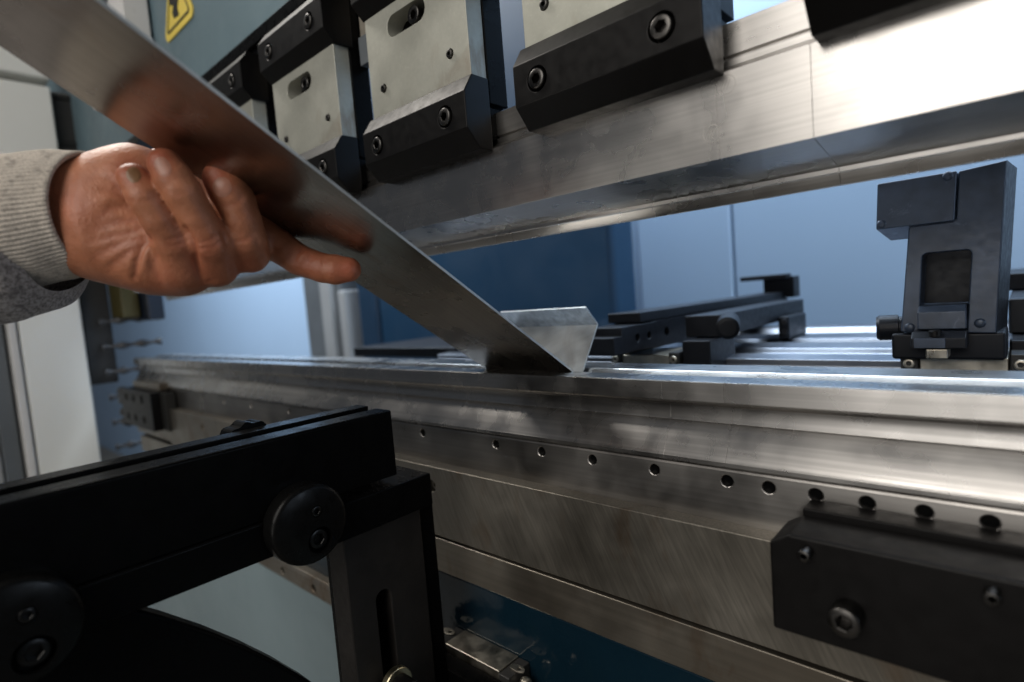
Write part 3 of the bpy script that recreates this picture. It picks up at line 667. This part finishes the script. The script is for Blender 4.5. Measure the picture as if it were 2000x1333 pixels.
# tendon and pad relief, broad and soft
rngp = [(226, 340, 22, .8), (150, 420, 30, 1.2), (250, 560, 20, .6), (320, 545, 16, .8), (650, 535, 16, .6)]
for cx, cy, rr, a in rngp: disp += a*np.exp(-((px[:, 0]-cx)**2+(px[:, 1]-cy)**2)/rr**2)*front
hv = hv + nz*disp[:, None]
hv = smooth_norm(hv, hq, 3, .4)
nz = normals(hv, hq)
person = thing('person', (-700, 60, -900), 'bare hand with grey knitted cuff reaching in from the left, fingers curled under the strip', 'person')
hw = toworld(hv)
skin, nt, b = nmat('skin')
at = nt.nodes.new('ShaderNodeAttribute'); at.attribute_name = 'crease'
blo = tex(nt, 32, 6); fine = tex(nt, 190, 4)
c0 = mixc(nt, ramp(nt, blo, [(.35, 0), (.65, 1)]), (.30, .105, .050), (.50, .205, .11))
c0 = mixc(nt, ramp(nt, fine, [(.45, 0), (.75, .35)]), c0, (.22, .075, .035))
at2 = nt.nodes.new('ShaderNodeAttribute'); at2.attribute_name = 'red'
c0 = mixc(nt, at2.outputs['Fac'], c0, (.36, .085, .045))
c0 = mixc(nt, at.outputs['Fac'], c0, (.30, .085, .05))  # reddish skin lines, with some crease shade put into the colour
nt.links.new(c0, b.inputs['Base Color'])
b.inputs['Roughness'].default_value = .46; b.inputs['Subsurface Weight'].default_value = .12; b.inputs['Subsurface Radius'].default_value = (1, .35, .18)
b.inputs['Subsurface Scale'].default_value = .0025; b.inputs['Specular IOR Level'].default_value = .45
# skin relief: fine lines running across the limb plus pores
bump(nt, b, tex(nt, 1, 4, (900, 900, 420), (0, .5, .4)), .30, .0004)
bump(nt, b, tex(nt, 420, 3, dist=.5), .7, .0005)
bump(nt, b, tex(nt, 70, 4, dist=1.0), .25, .0012)
MT['skin'] = skin
me = bpy.data.meshes.new('hand'); me.from_pydata([tuple(V(p)) for p in hw], [], hq.tolist()); me.update()
def fattr(me, name, arr):
    a = me.attributes.new(name, 'FLOAT', 'POINT'); a.data.foreach_set('value', arr.astype(np.float32))
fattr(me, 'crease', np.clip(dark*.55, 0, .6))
red = np.zeros(len(hv))
for cx, cy, rr, a in [(250, 335, 30, .6), (315, 310, 32, .8), (420, 345, 34, .7), (680, 528, 34, .7), (600, 515, 40, .4), (400, 520, 60, .35), (470, 520, 40, .4), (330, 550, 50, .3), (140, 400, 50, .35)]:
    red = np.maximum(red, a*np.exp(-((px[:, 0]-cx)**2+(px[:, 1]-cy)**2)/rr**2))
fattr(me, 'red', red)
hand = link('hand', me, 'skin', person, 0, smooth=True)
bvh = BVHTree.FromPolygons([Vector(p) for p in hv], hq.tolist())
def nail(cx, cy, ang, L, Wd, mat, label=None):
    """nail plate laid over the finger tip; ang = direction of the finger tip"""
    ca, sa = math.cos(ang), math.sin(ang); n1, n2 = 14, 10; vs = []; fs = []
    nv = []
    for i in range(n1+1):
        for j in range(n2+1):
            u = -1+2*i/n1; v = -1+2*j/n2
            w = (1-abs(u)**2.4)**.5 if abs(u) < 1 else 0
            w = max(w, .12)
            a = cx + ca*u*L - sa*v*w*Wd; bb = cy + sa*u*L + ca*v*w*Wd
            dr = Vector(((a-CX0)/FPX, (bb-CY0)/FPX, 1)).normalized()
            hit = bvh.ray_cast(Vector((0, 0, 0)), dr)
            p = hit[0] if hit[0] is not None else dr*280
            edge = min(1, (1-abs(v))*3)*min(1, (1-abs(u))*4)
            nn = hit[1] if hit[0] is not None else -dr
            if nn.dot(dr) > 0: nn = -nn
            nv.append(p + nn*(.06+.16*edge))
    for i in range(n1):
        for j in range(n2):
            k = i*(n2+1)+j; fs.append((k, k+1, k+n2+2, k+n2+1))
    nv = toworld(np.array([tuple(p) for p in nv])); m2 = bpy.data.meshes.new('nail'); m2.from_pydata([tuple(V(p)) for p in nv], [], fs); m2.update()
    o = link('fingernail', m2, mat, hand, 0, smooth=True)
    if label: o['label'] = label
    return o
def nailmat(name, c):
    m, nt, b = nmat(name)
    col = mixc(nt, ramp(nt, tex(nt, 130, 4), [(.4, 0), (.7, 1)]), c, tuple(v*.72 for v in c))
    nt.links.new(col, b.inputs['Base Color']); b.inputs['Roughness'].default_value = .42; return m
MT['nail'] = nailmat('nail', (.44, .20, .135)); MT['nail_dirty'] = nailmat('nail_dirty', (.25, .125, .055))
nail(261, 342, math.radians(-122), 16, 14, 'nail_dirty', 'dirty brown nail of the little finger')
nail(318, 326, math.radians(-122), 21, 15, 'nail')
nail(434, 366, math.radians(-112), 20, 18, 'nail')
# cuff and sleeve
def loft(sections, n, ribs=0, amp=0, noise=0, name='tube', mat='cuff', parent=None, inner=None, sub=1):
    """sections: (centre, up vector, towards-viewer vector, lean of the viewer side)"""
    vs = []; rr = random.Random(2)
    ph = [rr.uniform(0, 6.28) for _ in range(6)]
    for si, (c, u, v, lean) in enumerate(sections):
        c = np.array(c, float)
        for k in range(n):
            t = 2*PI*k/n
            m = 1 + amp*math.cos(ribs*t)*(1 if ribs else 0) + noise*(math.sin(3*t+si*.55+ph[0])+.6*math.sin(5*t-si*.8+ph[1])+.5*math.sin(2*t+si*1.1+ph[2]))
            p = c + np.array((0, -1, 0))*u*math.cos(t)*m + np.array((0, 0, -1))*v*math.sin(t)*m + np.array((1, 0, 0))*lean*math.sin(t)
            vs.append(tuple(p))
    fs = []
    for s in range(len(sections)-1):
        for k in range(n): fs.append((s*n+k, s*n+(k+1) % n, (s+1)*n+(k+1) % n, (s+1)*n+k))
    vw = toworld(np.array(vs)); me = bpy.data.meshes.new(name); me.from_pydata([tuple(V(p)) for p in vw], [], fs); me.update()
    bm = bmesh.new(); bm.from_mesh(me); bmesh.ops.recalc_face_normals(bm, faces=bm.faces); bm.to_mesh(me); bm.free()
    return link(name, me, mat, parent, 0, smooth=True)
def sect(a, b, z, u, v, lean): return (W3((a, b, z)), u, v, lean)
def lerps(A, Bs, n):
    out = []
    for i in range(n+1):
        t = i/n; out.append(tuple(np.array(A[k])*(1-t)+np.array(Bs[k])*t for k in range(4)))
    return out
def knit(name, c1, c2, rib, sc=1):
    m, nt, b = nmat(name)
    f = ramp(nt, tex(nt, 900*sc, 3, rough=.7), [(.42, 0), (.62, 1)]); g = ramp(nt, tex(nt, 220, 4, (1, 1, 1)), [(.52, 0), (.72, .7)])
    c = mixc(nt, f, c1, c2); c = mixc(nt, g, c, tuple(v*.45 for v in c2)); nt.links.new(c, b.inputs['Base Color'])
    b.inputs['Roughness'].default_value = .95; b.inputs['Specular IOR Level'].default_value = .15
    b.inputs['Sheen Weight'].default_value = .25
    bump(nt, b, tex(nt, 1200*sc, 2), .7, .0006); bump(nt, b, tex(nt, 120, 4), .4, .001); return m
MT['cuff'] = knit('ribbed_cuff_knit', (.56, .50, .43), (.42, .37, .32), True)
MT['sleeve'] = knit('heather_grey_knit', (.46, .42, .40), (.19, .17, .16), False, .6)
R0 = sect(186, 415, 300, 29.5, 30, 0)
A0 = sect(166, 417, 300, 31.5, 32, 1)
A1 = sect(116, 424, 298, 33.5, 34, 4)
A2 = sect(20, 437, 293, 34, 35, 8)
A3 = sect(-120, 462, 285, 38, 38, -8)
outer = [R0] + lerps(sect(184, 415, 300, 30.8, 31.4, 0), A0, 2) + lerps(A0, A1, 5)[1:] + lerps(A1, A2, 8)[1:] + lerps(A2, A3, 8)[1:]
inner = lerps(sect(100, 424, 299, 28, 29, 2), sect(182, 415, 300, 28.2, 28.8, 0), 5)
loft(inner + outer, 720, 90, .007, .006, 'cuff', 'cuff', person)
S0 = sect(112, 450, 300, 32, 30, 0); S1 = sect(88, 456, 298, 40, 36, 0); S2 = sect(20, 464, 292, 43, 38, 0); S3 = sect(-160, 485, 284, 50, 47, -4); S4 = sect(-600, 560, 262, 56, 52, 0)
loft(lerps(S0, S1, 5) + lerps(S1, S2, 6)[1:] + lerps(S2, S3, 8)[1:] + lerps(S3, S4, 6)[1:], 200, 0, 0, .018, 'sleeve', 'sleeve', person)
